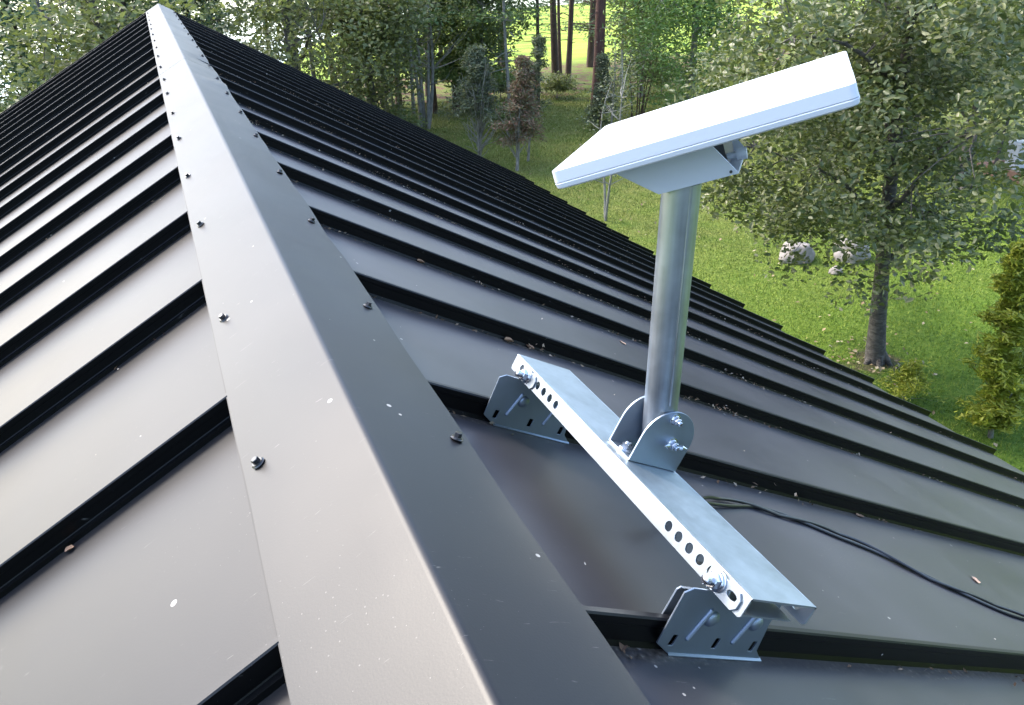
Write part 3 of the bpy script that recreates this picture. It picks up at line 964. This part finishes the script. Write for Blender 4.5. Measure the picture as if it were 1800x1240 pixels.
# ------------------------------------------------------------------ garden trees
broadleaf('broadleaf_tree', 'broad grey green tree with thick cracked trunk standing on the lawn beside the boulders', (8.64, 6.91), 8.2, 2.35, 1.55,
          M_LEAF_NEAR, M_BARK_OAK, tr=.105, nclump=290, per=145, leaf=.092, sig=.22, seed=11, lean=(-.70, .30), ccx=(8.02, 7.23), six=True, shell=.45, cz=4.4, aspect=.5, zlow=1.45,
          extra=[(10.1 - .28 * k, 9.6 - .2 * k, 1.5 + .16 * (k % 3)) for k in range(6)] + [(7.2, 7.5, 1.6), (9.3, 6.9, 1.75), (9.6, 7.4, 1.8)])
broadleaf('broadleaf_tree', 'taller grey green tree behind the lawn tree with forked dark trunk', (20.0, 16.6), 10.5, 4.3, 1.2,
          M_LEAF_NEAR, M_BARK_OAK, tr=.20, nclump=620, per=90, leaf=.14, sig=.46, seed=21, six=False, shell=.5, cz=5.0, group='broadleaf trees right of the antenna')
broadleaf('broadleaf_tree', 'leafy tree whose low branches reach over the timber edged terrace', (17.4, 12.6), 8.5, 3.4, 1.5,
          M_LEAF_NEAR, M_BARK_OAK, tr=.14, nclump=460, per=90, leaf=.125, sig=.4, seed=31, shell=.5, cz=4.9, zlow=2.2, group='broadleaf trees right of the antenna')
broadleaf('birch_tree', 'fresh green feathery tree rising behind the antenna panel', (16.4, 22.6), 10.5, 2.5, .5,
          M_LEAF_LIGHT, M_BARK_GREY, tr=.12, nclump=330, per=85, leaf=.16, sig=.38, seed=41, shell=.6, cz=4.2, aspect=.3, up=.2)
broadleaf('small_tree', 'loose olive tree between the feathery tree and the reddish trunk', (17.3, 27.2), 7.5, 1.5, .8,
          M_LEAF_MID, M_BARK_GREY, tr=.09, nclump=170, per=50, leaf=.17, sig=.36, seed=51, shell=.6, cz=3.8)
# left and centre mass
broadleaf('oak_tree', 'olive leaved oak close behind the far end of the ridge', (3.3, 22.5), 9.5, 3.3, .9, M_LEAF_OAK, M_BARK_OAK, tr=.16, nclump=240, per=60, leaf=.15, sig=.34, seed=61, cz=4.6, group='oaks behind the roof ridge')
broadleaf('oak_tree', 'darker oak with dense low crown right of the ridge end', (6.0, 27.0), 9.0, 2.9, 1.0, M_LEAF_OAK, M_BARK_OAK, tr=.14, nclump=160, per=60, leaf=.15, sig=.34, seed=62, cz=4.4, group='oaks behind the roof ridge')
conifer('pine_tree', 'blue green pine at the far left with sky gaps beside it', (-3.4, 25.0), 10, 2.6, .8, M_NEEDLE, M_BARK_PINE, tr=.14, whorls=15, arms=7, seed=71, needle=.17, per=60, thin=.22, group='dark conifers left of the ridge')
conifer('pine_tree', 'dense dark green conifer rising left of the ridge end', (-.6, 26.0), 11, 2.5, .6, M_NEEDLE, M_BARK_PINE, tr=.15, whorls=17, arms=8, seed=72, needle=.17, per=66, thin=.22, group='dark conifers left of the ridge')
conifer('pine_tree', 'slim dark conifer just behind the ridge end', (1.1, 28.5), 11, 2.2, .6, M_NEEDLE, M_BARK_PINE, tr=.15, whorls=16, arms=7, seed=73, needle=.18, per=60, thin=.22, group='dark conifers left of the ridge')
bare_pine('pine_tree', 'bare stemmed pine in the gap at the far left', (-2.0, 31.0), 13, .16, 74, crown_z=4.0, group='dark conifers left of the ridge')
broadleaf('shrub', 'low yellowish shrub under the far left pines', (-3.0, 21.5), 2.6, 1.5, .2, M_LEAF_MID, M_BARK_GREY, tr=.04, nclump=70, per=60, leaf=.12, sig=.28, seed=75, cat='shrub', cz=1.4)
conifer('pine_tree', 'pale green pine low at the far left edge of the wood', (-5.6, 23.5), 9, 2.4, .8, M_NEEDLE2, M_BARK_PINE, tr=.13, whorls=14, arms=7, seed=76, needle=.16, per=60, thin=.22, group='dark conifers left of the ridge')
broadleaf('oak_tree', 'olive leaved oak left of the ridge end in front of the conifers', (-1.2, 20.0), 7.5, 2.0, 1.0, M_LEAF_OAK, M_BARK_OAK, tr=.14, nclump=200, per=60, leaf=.16, sig=.34, seed=63, cz=3.0, group='oaks behind the roof ridge')
broadleaf('oak_tree', 'slim oak with pale leaves just left of the bare grey stems', (5.6, 23.6), 7.5, 1.7, 1.0, M_LEAF_OAK, M_BARK_OAK, tr=.11, nclump=190, per=60, leaf=.15, sig=.32, seed=64, cz=3.6, group='oaks behind the roof ridge')
broadleaf('small_tree', 'mid green leafy tree between the grey stems and the bright gap', (10.2, 26.0), 6.5, 1.6, 1.2, M_LEAF_MID, M_BARK_GREY, tr=.08, nclump=150, per=60, leaf=.14, sig=.32, seed=65, cz=3.5)
# centre: soft conifers, pine trunks and stems
conifer('larch_tree', 'soft green feathery conifer above the grey twiggy juniper', (9.6, 27.5), 9.5, 1.9, 1.4, M_NEEDLE2, M_BARK_PINE, tr=.12, whorls=15, arms=8, seed=81, needle=.17, per=70, thin=.22, droop=.3)
conifer('spruce_tree', 'mid green spruce left of the feathery conifer', (8.0, 29.5), 9.0, 1.6, 1.8, M_NEEDLE2, M_BARK_PINE, tr=.12, whorls=13, arms=7, seed=82, needle=.17, per=60, thin=.2, droop=.3)
conifer('spruce_tree', 'dark spruce with its trunk in the shade right of the grey juniper', (10.6, 30.0), 9.5, 1.5, 2.2, M_NEEDLE, M_BARK_PINE, tr=.17, whorls=12, arms=7, seed=83, needle=.17, per=50, thin=.2)
PG = 'pine trunks at the field edge'
bare_pine('pine_tree', 'dark pine trunk left of the bright field gap', (12.9, 34.5), 14, .15, 91, crown_z=4.8)
bare_pine('pine_tree', 'dark straight pine trunk standing in the middle of the bright field gap', (15.31, 30.67), 14, .15, 92, crown_z=5.2)
bare_pine('pine_tree', 'slightly thinner pine trunk close beside the middle one', (16.43, 31.78), 14, .12, 93, crown_z=5.2)
bare_pine('pine_tree', 'slender far pine trunk with snags against the pale field', (15.3, 36.5), 14, .12, 94, crown_z=4.4)
bare_pine('pine_tree', 'thick reddish pine trunk framing the right side of the field gap', (14.9, 26.4), 14, .20, 95, M_BARK_RED, crown_z=4.6, lowdead=16, mneedle=M_NEEDLE_GREY, rad=1.3)
bare_pine('pine_tree', 'pine trunk on rust coloured litter at the left forest edge', (7.67, 32.24), 13, .16, 96, crown_z=3.6)
bare_pine('pine_tree', 'pine trunk close right of the one on the rust coloured litter', (8.5, 33.4), 13, .14, 97, crown_z=3.4)
bare_pine('pine_tree', 'short crowned pine behind the oak with gaps of bright field', (5.0, 33.5), 13, .15, 98, crown_z=3.0)
bare_pine('pine_tree', 'pine between the feathery conifer and the field gap', (11.6, 33.0), 13, .15, 99, crown_z=3.4)
bare_pine('pine_tree', 'pine deep behind the feathery green tree', (21.0, 33.0), 13, .16, 100, crown_z=2.2, rad=2.4, per=70)
bare_pine('pine_tree', 'pine far behind between the reddish trunk and the feathery green tree', (19.6, 35.5), 13, .16, 101, crown_z=1.8, rad=2.2, per=70)


TG = 'slender trunks in the wood behind the roof'
for i, (x, y, t_, mb__, lb) in enumerate([
        (3.6, 30, .09, 1, 'slender brown trunk deep in the wood just right of the ridge end'), (4.6, 27.5, .08, 0, 'slender pale grey trunk among the oaks right of the ridge end'),
        (5.9, 31, .10, 1, 'brown trunk behind the darker oak'), (6.6, 28.5, .07, 0, 'thin pale grey trunk right behind the multi stemmed grey tree'),
        (8.9, 27.8, .08, 1, 'slender brown trunk between the multi stemmed grey tree and the feathery conifer'), (9.8, 31.5, .09, 1, 'brown trunk behind the soft feathery conifer'),
        (11.0, 28.4, .07, 0, 'thin pale grey trunk right of the feathery conifer'), (12.0, 36.0, .10, 1, 'farthest brown trunk at the left side of the bright field gap'),
        (13.7, 33.2, .06, 1, 'thinnest brown trunk inside the bright field gap'), (17.2, 34.0, .08, 1, 'slender brown trunk far behind the thick reddish trunk'),
        (18.4, 30.5, .07, 0, 'pale grey trunk left of the feathery green tree'), (2.2, 32.5, .10, 1, 'brown trunk deep behind the slim conifer at the ridge end'),
        (-.8, 31.5, .10, 1, 'brown trunk behind the dense conifer left of the ridge end'), (-3.6, 32.5, .10, 1, 'brown trunk against the bright gap at the far left'),
        (0.9, 35.0, .10, 1, 'farthest brown trunk seen just above the ridge end'),
        (7.1, 24.6, .06, 0, 'thin pale trunk close in front of the multi stemmed grey tree'), (10.4, 24.2, .06, 0, 'thin pale trunk between the juniper and the withered spruce'),
        (12.6, 26.8, .07, 1, 'thin brown trunk left of the bright field gap in front of the forest edge'), (14.2, 36.8, .09, 1, 'distant brown trunk standing out in the bright field gap'),
        (5.0, 24.9, .06, 0, 'thin pale trunk at the edge of the roof left of the grey stems')]):
    bare_pine('slender_tree', lb, (x, y), 11, t_, 300 + i, [M_BARK_GREY, M_BARK_PINE][mb__], crown_z=3.4, rad=1.1, per=26, group=TG, lowdead=12, mneedle=M_NEEDLE2)


def stems(name, label, base, h, n, spread, mb_, tr, seed, leaf=None, per=20, cat='tree', group=None, leafsize=.1, zl=.45, twig=5):
    r = np.random.default_rng(seed); o = thing(name, label, cat, (0, 0, 0), group); cents = []
    for k in range(n):
        a = r.uniform(0, 6.283); d = spread * r.uniform(.2, 1)
        hh = h * r.uniform(.7, 1)
        b0 = np.array([base[0] + math.cos(a) * .08 * n ** .5, base[1] + math.sin(a) * .08 * n ** .5, -.05])
        e = np.array([base[0] + math.cos(a) * d, base[1] + math.sin(a) * d, hh])
        pp = path_pts(b0, e, r, 8, .035); mb = MB()
        mb.tube(pp, [tr * (1 - .1 * i) for i in range(9)], 7, wob=.12)
        for j in range(twig):
            i = r.integers(2, 8); L = h * r.uniform(.08, .2); aa = r.uniform(0, 6.283)
            t0 = pp[i]; t1 = t0 + np.array([math.cos(aa) * L, math.sin(aa) * L, L * r.uniform(.3, 1.1)])
            mb.tube(path_pts(t0, t1, r, 3, .1), [tr * .35, tr * .25, tr * .15, tr * .06], 4, cap=False)
            if t1[2] > h * zl: cents.append(t1); cents.append((t0 + t1) / 2)
        mb.build('stem', mb_, o, smooth=70)
    if leaf is not None and cents:
        P = clump_points(np.array(cents), per, .22, r)
        V, F = leaf_cloud(P, leafsize, aspect=.5, seed=seed)
        tag(np_mesh('crown', V, F, leaf, o), kind='stuff')
    return o


stems('alder_tree', 'pale grey multi stemmed tree with thin leaves left of the juniper', (7.65, 25.35), 7.5, 4, .8, M_BARK_GREY, .075, 111, M_LEAF_OAK, 16, leafsize=.13, twig=9)
stems('alder_tree', 'thin cluster of grey lichen stems beside the multi stemmed tree', (6.7, 25.4), 5.0, 6, 1.0, M_BARK_GREY, .035, 112, M_LEAF_OAK, 10, leafsize=.12, twig=7)
stems('sapling', 'thin bare sapling with forked stem behind the low edge of the antenna', (8.31, 14.41), 3.9, 2, .45, M_BARK_GREY, .032, 113, M_NEEDLE_GREY, 10, leafsize=.07, twig=9, zl=.3)
stems('twiggy_bush', 'dark upright twiggy bush below the feathery green tree', (14.9, 23.6), 2.6, 9, .7, M_BARK_PINE, .028, 114, M_NEEDLE_GREY, 12, cat='bush', leafsize=.09, twig=7)
stems('sapling', 'slender grey sapling right of the antenna sapling near the treeline', (12.6, 21.5), 3.3, 2, .3, M_BARK_GREY, .026, 115, M_NEEDLE_GREY, 26, leafsize=.09, twig=10, zl=.15)
conifer('juniper', 'dark green juniper over a skirt of bare grey twigs', (7.66, 20.2), 3.0, .72, 1.5, M_NEEDLE_GREY, M_BARK_GREY, tr=.05, whorls=9, arms=7, seed=121, needle=.09, per=44, thin=.11, dead=130, cat='shrub', bark_dead=M_BARK_GREY)
conifer('young_spruce', 'withered reddish brown young spruce with greyish green tips', (8.25, 19.0), 2.75, .72, .85, M_NEEDLE_DRY, M_BARK_GREY, tr=.045, whorls=9, arms=6, seed=122, needle=.085, per=46, thin=.10, dead=14, cat='tree', lean=(.25, 0))
conifer('young_spruce', 'green topped young spruce leaning behind the withered one', (8.95, 19.8), 3.2, .42, 1.4, M_NEEDLE_GREY, M_BARK_GREY, tr=.035, whorls=7, arms=5, seed=123, needle=.08, per=40, thin=.09, dead=6, cat='tree', lean=(.35, 0))
conifer('young_spruce', 'small dark spruce at the lawn edge beside the reddish litter', (12.9, 22.6), 2.2, .5, .3, M_NEEDLE_GREY, M_BARK_PINE, tr=.035, whorls=8, arms=6, seed=124, needle=.08, per=40, thin=.10, cat='tree')
for i, (x, y, s_, lab, mm) in enumerate([(6.2, 22.8, .9, 'low dark bush at the edge of the roof beyond the grey stems', M_LEAF_MID), (9.9, 23.4, .7, 'low olive bush between juniper and larch', M_LEAF_MID),
                                       (14.3, 28.6, .6, 'low dry bush at the foot of the middle pine trunks', M_LEAF_OAK), (12.2, 29.4, .8, 'dark low bush left of the middle pine trunks', M_NEEDLE_GREY),
                                       (18.3, 27.2, 1.2, 'wide low bush under the feathery green tree', M_LEAF_MID), (22.3, 22.6, 1.5, 'tall rounded bush right of the feathery green tree', M_LEAF_MID)]):
    broadleaf('bush', lab, (x, y), s_ * 1.5, s_, .1, mm, M_BARK_GREY, tr=.025, nclump=50, per=60, leaf=.11, sig=.2, seed=130 + i, cat='bush', cz=s_ * .7)
# yellow green juniper column and low bush by the eave
conifer('juniper', 'tall yellow green juniper growing close beside the eave', (8.42, 4.86), 2.40, .33, .08, M_THUJA, M_BARK_GREY, tr=.028, whorls=24, arms=6, seed=141, needle=.072, per=44, thin=.05, droop=-.35, cat='shrub', top_pow=1.6, sprays=5, dead=16, bark_dead=M_BARK_GREY, lean=(-.34, .15))
conifer('juniper', 'low spreading yellow green juniper at the foot of the thick trunk', (8.15, 5.98), .42, .42, .05, M_THUJA, M_BARK_GREY, tr=.02, whorls=4, arms=8, seed=142, needle=.055, per=26, thin=.06, droop=-.2, cat='shrub')

# unseen trees added behind the camera to block the low sky
r = np.random.default_rng(909); mb = MB(); PP = []
for k in range(15):
    x = -24 + k * 3.5 + r.uniform(-1, 1); y = -11.5 - 2.5 * (k % 2) + r.uniform(-1, 1) + .012 * x * x; hh = r.uniform(10, 12.5)
    mb.tube([(x, y, -.1), (x, y, hh)], [.2, .03], 7)
    n = 2600; t = r.uniform(0, 1, n) ** 1.3; a = r.uniform(0, 6.283, n); q = 2.9 * (1 - t * .9) * r.uniform(.2, 1, n) ** .5
    PP.append(np.stack([x + np.cos(a) * q, y + np.sin(a) * q, .8 + t * (hh - .8)], 1))
V, F = leaf_cloud(np.concatenate(PP), .42, aspect=.5, up=.3, seed=910)
wd = tag(np_mesh('sky_blocking_trees', V, F, M_NEEDLE), kind='stuff')
mb.build('trunk', M_BARK_PINE, wd)

# boulders
def boulder(label, x, y, sx, sy, sz, seed):
    bm = bmesh.new(); bmesh.ops.create_icosphere(bm, subdivisions=4, radius=1)
    for v in bm.verts:
        d = 1 + .30 * mnoise.noise(v.co * 1.3 + Vector((seed, 0, 0))) + .10 * mnoise.noise(v.co * 4 + Vector((seed, 0, 0)))
        c = v.co * d
        v.co = Vector((c.x * sx, c.y * sy, max(-.4, c.z) * sz))
    me = bpy.data.meshes.new('boulder'); bm.to_mesh(me); bm.free(); me.materials.append(M_STONE)
    for p_ in me.polygons: p_.use_smooth = True
    o = bpy.data.objects.new('boulder', me); link(o); o.location = (x, y, sz * .3); tag(o, label, 'boulder', 'boulders on the lawn')


boulder('pinkish granite boulder left of the thick trunk under the leaves', 10.45, 10.62, .33, .29, .28, 2)
boulder('grey boulder half hidden just behind the thick trunk', 11.45, 10.25, .36, .30, .28, 9)
boulder('small pale stone lying in the grass between the two big boulders', 10.62, 9.75, .13, .10, .09, 15)

# terrace with timber edging, posts and white furniture (far right)
ter = thing('terrace', 'small terrace with red brown timber edging beyond the lawn at right', 'terrace', (0, 0, 0))
mb = MB(); mb.box((19.1, 10.4, -.05), (24.0, 13.3, .16)); M_PAVE = plain('pale concrete', (.36, .34, .32), .9, nscale=8, namp=.2)
mb.build('slab', M_PAVE, ter, smooth=0)
M_TIMBER = plain('red brown timber', (.26, .15, .11), .8, nscale=12, namp=.3)
for bx_ in (((18.95, 10.3, -.05), (19.095, 13.3, .24)), ((18.95, 13.305, -.05), (24.0, 13.45, .24))):
    mb = MB(); mb.box(*bx_); mb.build('timber_edging', M_TIMBER, ter, smooth=0)
for x, y in ((19.25, 13.15), (19.25, 11.2)):
    mb = MB(); mb.box((x - .03, y - .03, .16), (x + .03, y + .03, 1.6)); mb.build('post', M_DARKP, ter, smooth=0)
mb = MB(); mb.box((19.75, 10.6, 1.602), (22.5, 13.2, 1.75)); mb.build('canopy_roof', M_WHITE, ter, smooth=0)
bx = thing('storage_box', 'white upright box standing on the terrace behind its edging', 'box', (19.66, 12.92, .16))
mb = MB(); slab(mb, .42, .36, [(.62, .03), (.60, 0), (.02, .02), (0, .03)], .05); mb.build('body', M_WHITE, bx)
mb = MB(); slab(mb, .46, .40, [(.68, .05), (.665, .01), (.62, 0)], .05); mb.build('lid', M_WHITE, bx)

# ------------------------------------------------------------------ grass blades
def blades(n, x0, x1, y0, y1, hgt, wid, seed):
    r = np.random.default_rng(seed)
    P = np.stack([r.uniform(x0, x1, n), r.uniform(y0, y1, n), np.full(n, -.01)], 1)
    d = np.linalg.norm(P[:, :2] - np.array([-.13, 0]), axis=1)
    keep = (P[:, 0] > 4.5) & (P[:, 1] > (P[:, 0] - 4) * .35) & (r.uniform(0, 1, n) < np.clip(13 / d, 0, 1) ** 1.2)
    keep &= np.hypot(P[:, 0] - 8.64, P[:, 1] - 6.91) > .16 + .34 * r.uniform(0, 1, n) ** 2
    P = P[keep]; n = len(P); d = d[keep]
    P[:, 2] += .05 * np.array([mnoise.noise(Vector((a * .12, b * .12, 0))) for a, b in P[:, :2]])
    a = r.uniform(0, 6.283, n); sd_ = np.stack([np.cos(a), np.sin(a), np.zeros(n)], 1)
    k = np.clip(d / 12, 1, 2.2)[:, None]
    ln = r.normal(size=(n, 3)) * .45; ln[:, 2] = 1; ln = unit(ln)
    Hh = (hgt * r.uniform(.5, 1.4, n))[:, None] * k ** .3
    V = np.stack([P - sd_ * wid * k, P + sd_ * wid * k, P + ln * Hh], 1).reshape(-1, 3)
    F = np.arange(n * 3).reshape(-1, 3)
    return V, F


V, F = blades(520000, 4.5, 24, 3, 30, .055, .006, 5)
tag(np_mesh('grass', V, F, M_GRASS), kind='stuff')
# fallen leaves on the lawn
r = np.random.default_rng(77); n = 900
P = np.stack([r.uniform(5, 22, n), r.uniform(4, 30, n), np.full(n, .045)], 1)
q = r.normal(size=(90, 2)) * .45; P = np.concatenate([P, np.stack([8.5 + q[:, 0], 6.9 + q[:, 1], np.full(90, .03)], 1)])
V, F = leaf_cloud(P, .07, aspect=.7, up=.95, seed=78)
M_LITTER = leafmat('fallen leaf', [(.13, .075, .035), (.26, .19, .10), (.38, .33, .22)], rough=.7, trans=0)
tag(np_mesh('fallen_leaves', V, F, M_LITTER), kind='stuff')

# ------------------------------------------------------------------ litter along the seams
r = np.random.default_rng(5)
P = []
for k in range(-2, 20):
    y = YR + SP * k - .010
    for _ in range(120 if k < 2 else 440):
        s = r.uniform(.17, 4.6) if r.random() < .5 else r.uniform(.2, 2.2)
        dens = mnoise.noise(Vector((s * 3.1, k * 5.3, 0))) + .25
        if r.random() < dens * 1.6: P.append(WR(s, y - abs(r.normal()) * .009, -RIB + .0015 + abs(r.normal()) * .003 * (1 + 2 * (dens > .45))))
for k in range(0, 18):
    y = YL + SP * k - .016
    for _ in range(26):
        s = r.uniform(.17, 2.6)
        if mnoise.noise(Vector((s * 3.1, k * 5.3, 4))) > .12: P.append(WL(s, y - abs(r.normal()) * .006, -RIB + .0015))
P = np.array(P)
V, F = leaf_cloud(P, .0105, aspect=.45, up=.6, seed=6)
M_CRUMB = leafmat('brown needle litter', [(.05, .03, .02), (.13, .075, .04), (.26, .19, .12), (.38, .34, .28)], rough=.8, trans=0)
tag(np_mesh('needle_litter', V, F, M_CRUMB), kind='stuff')
P = []
for _ in range(90):
    s = r.uniform(.16, 3.0); y = r.uniform(.1, 5); P.append(WR(s, y, -RIB + .0012))
for _ in range(14):
    s = r.uniform(.16, 2.0); y = r.uniform(.2, 5); P.append(WL(s, y, -RIB + .0012))
P = np.array(P); P = P[r.uniform(0, 1, len(P)) < .8]
V, F = leaf_cloud(P, .0050, aspect=.4, up=.93, seed=8)
tag(np_mesh('seed_flakes', V, F, leafmat('pale seed flakes', [(.3, .27, .22), (.5, .48, .44)], rough=.8, trans=0)), kind='stuff')


def dry_leaf(label, fr, s, y, size, ang, mat_, curl=.35, n=-RIB, group='dry leaves on the roof'):
    mb = MB(); N = 7
    for i in range(N):
        t = i / (N - 1); w = math.sin(math.pi * (.06 + .88 * t)) ** .8 * .30
        for j in (-1, -.5, 0, .5, 1):
            a, b = (t - .5) * size, j * w * size * (1 + .12 * math.sin(9 * t))
            z = .0015 + curl * size * (abs(j) ** 1.6 * w * 1.2 + (t - .5) ** 2 * .5) + .0006 * math.sin(j * 7 + t * 9)
            mb.v.append(fr(s + a * math.cos(ang) - b * math.sin(ang), y + a * math.sin(ang) + b * math.cos(ang), n + z))
    for i in range(N - 1):
        for j in range(4):
            q = i * 5 + j; mb.f.append((q, q + 1, q + 6, q + 5)); mb.m.append(0)
    o = mb.build('dry_leaf', mat_, None, smooth=80)
    return tag(o, label, 'leaf', group)


M_DL = plain('tan dry leaf', (.34, .20, .12), .7, nscale=300, namp=.35)
M_DP = plain('pale pinkish dry leaf', (.34, .23, .17), .7, nscale=300, namp=.3)
dry_leaf('curled tan leaf at the seam edge just right of the round topped bracket', WR, .80, 1.00, .024, .6, M_DP, .8)
dry_leaf('pale pinkish leaf on the second pan above the rail', WR, 1.17, 1.78, .024, 2.0, M_DP, .3)
dry_leaf('thin straw coloured sliver on the pan right of the cables', WR, 1.476, .734, .030, .9, M_DP, .2)
dry_leaf('orange brown leaf crumb against the lowest left seams', WL, .4535, .995, .016, .3, M_DL, .8)
dry_leaf('brown leaf caught at the foot of the seam upslope of the rail', WR, .548, 1.395, .026, .25, M_DL, .9)
dry_leaf('second brown leaf beside the one caught upslope of the rail', WR, .610, 1.40, .020, 2.4, M_DL, .9)
dry_leaf('small brown leaf at the foot of the third seam near the cap', WR, .491, 1.875, .024, .2, M_DL, .8)
dry_leaf('short orange twig sliver at the seam foot above the cables', WR, 1.29, .925, .030, .25, M_DL, .2)
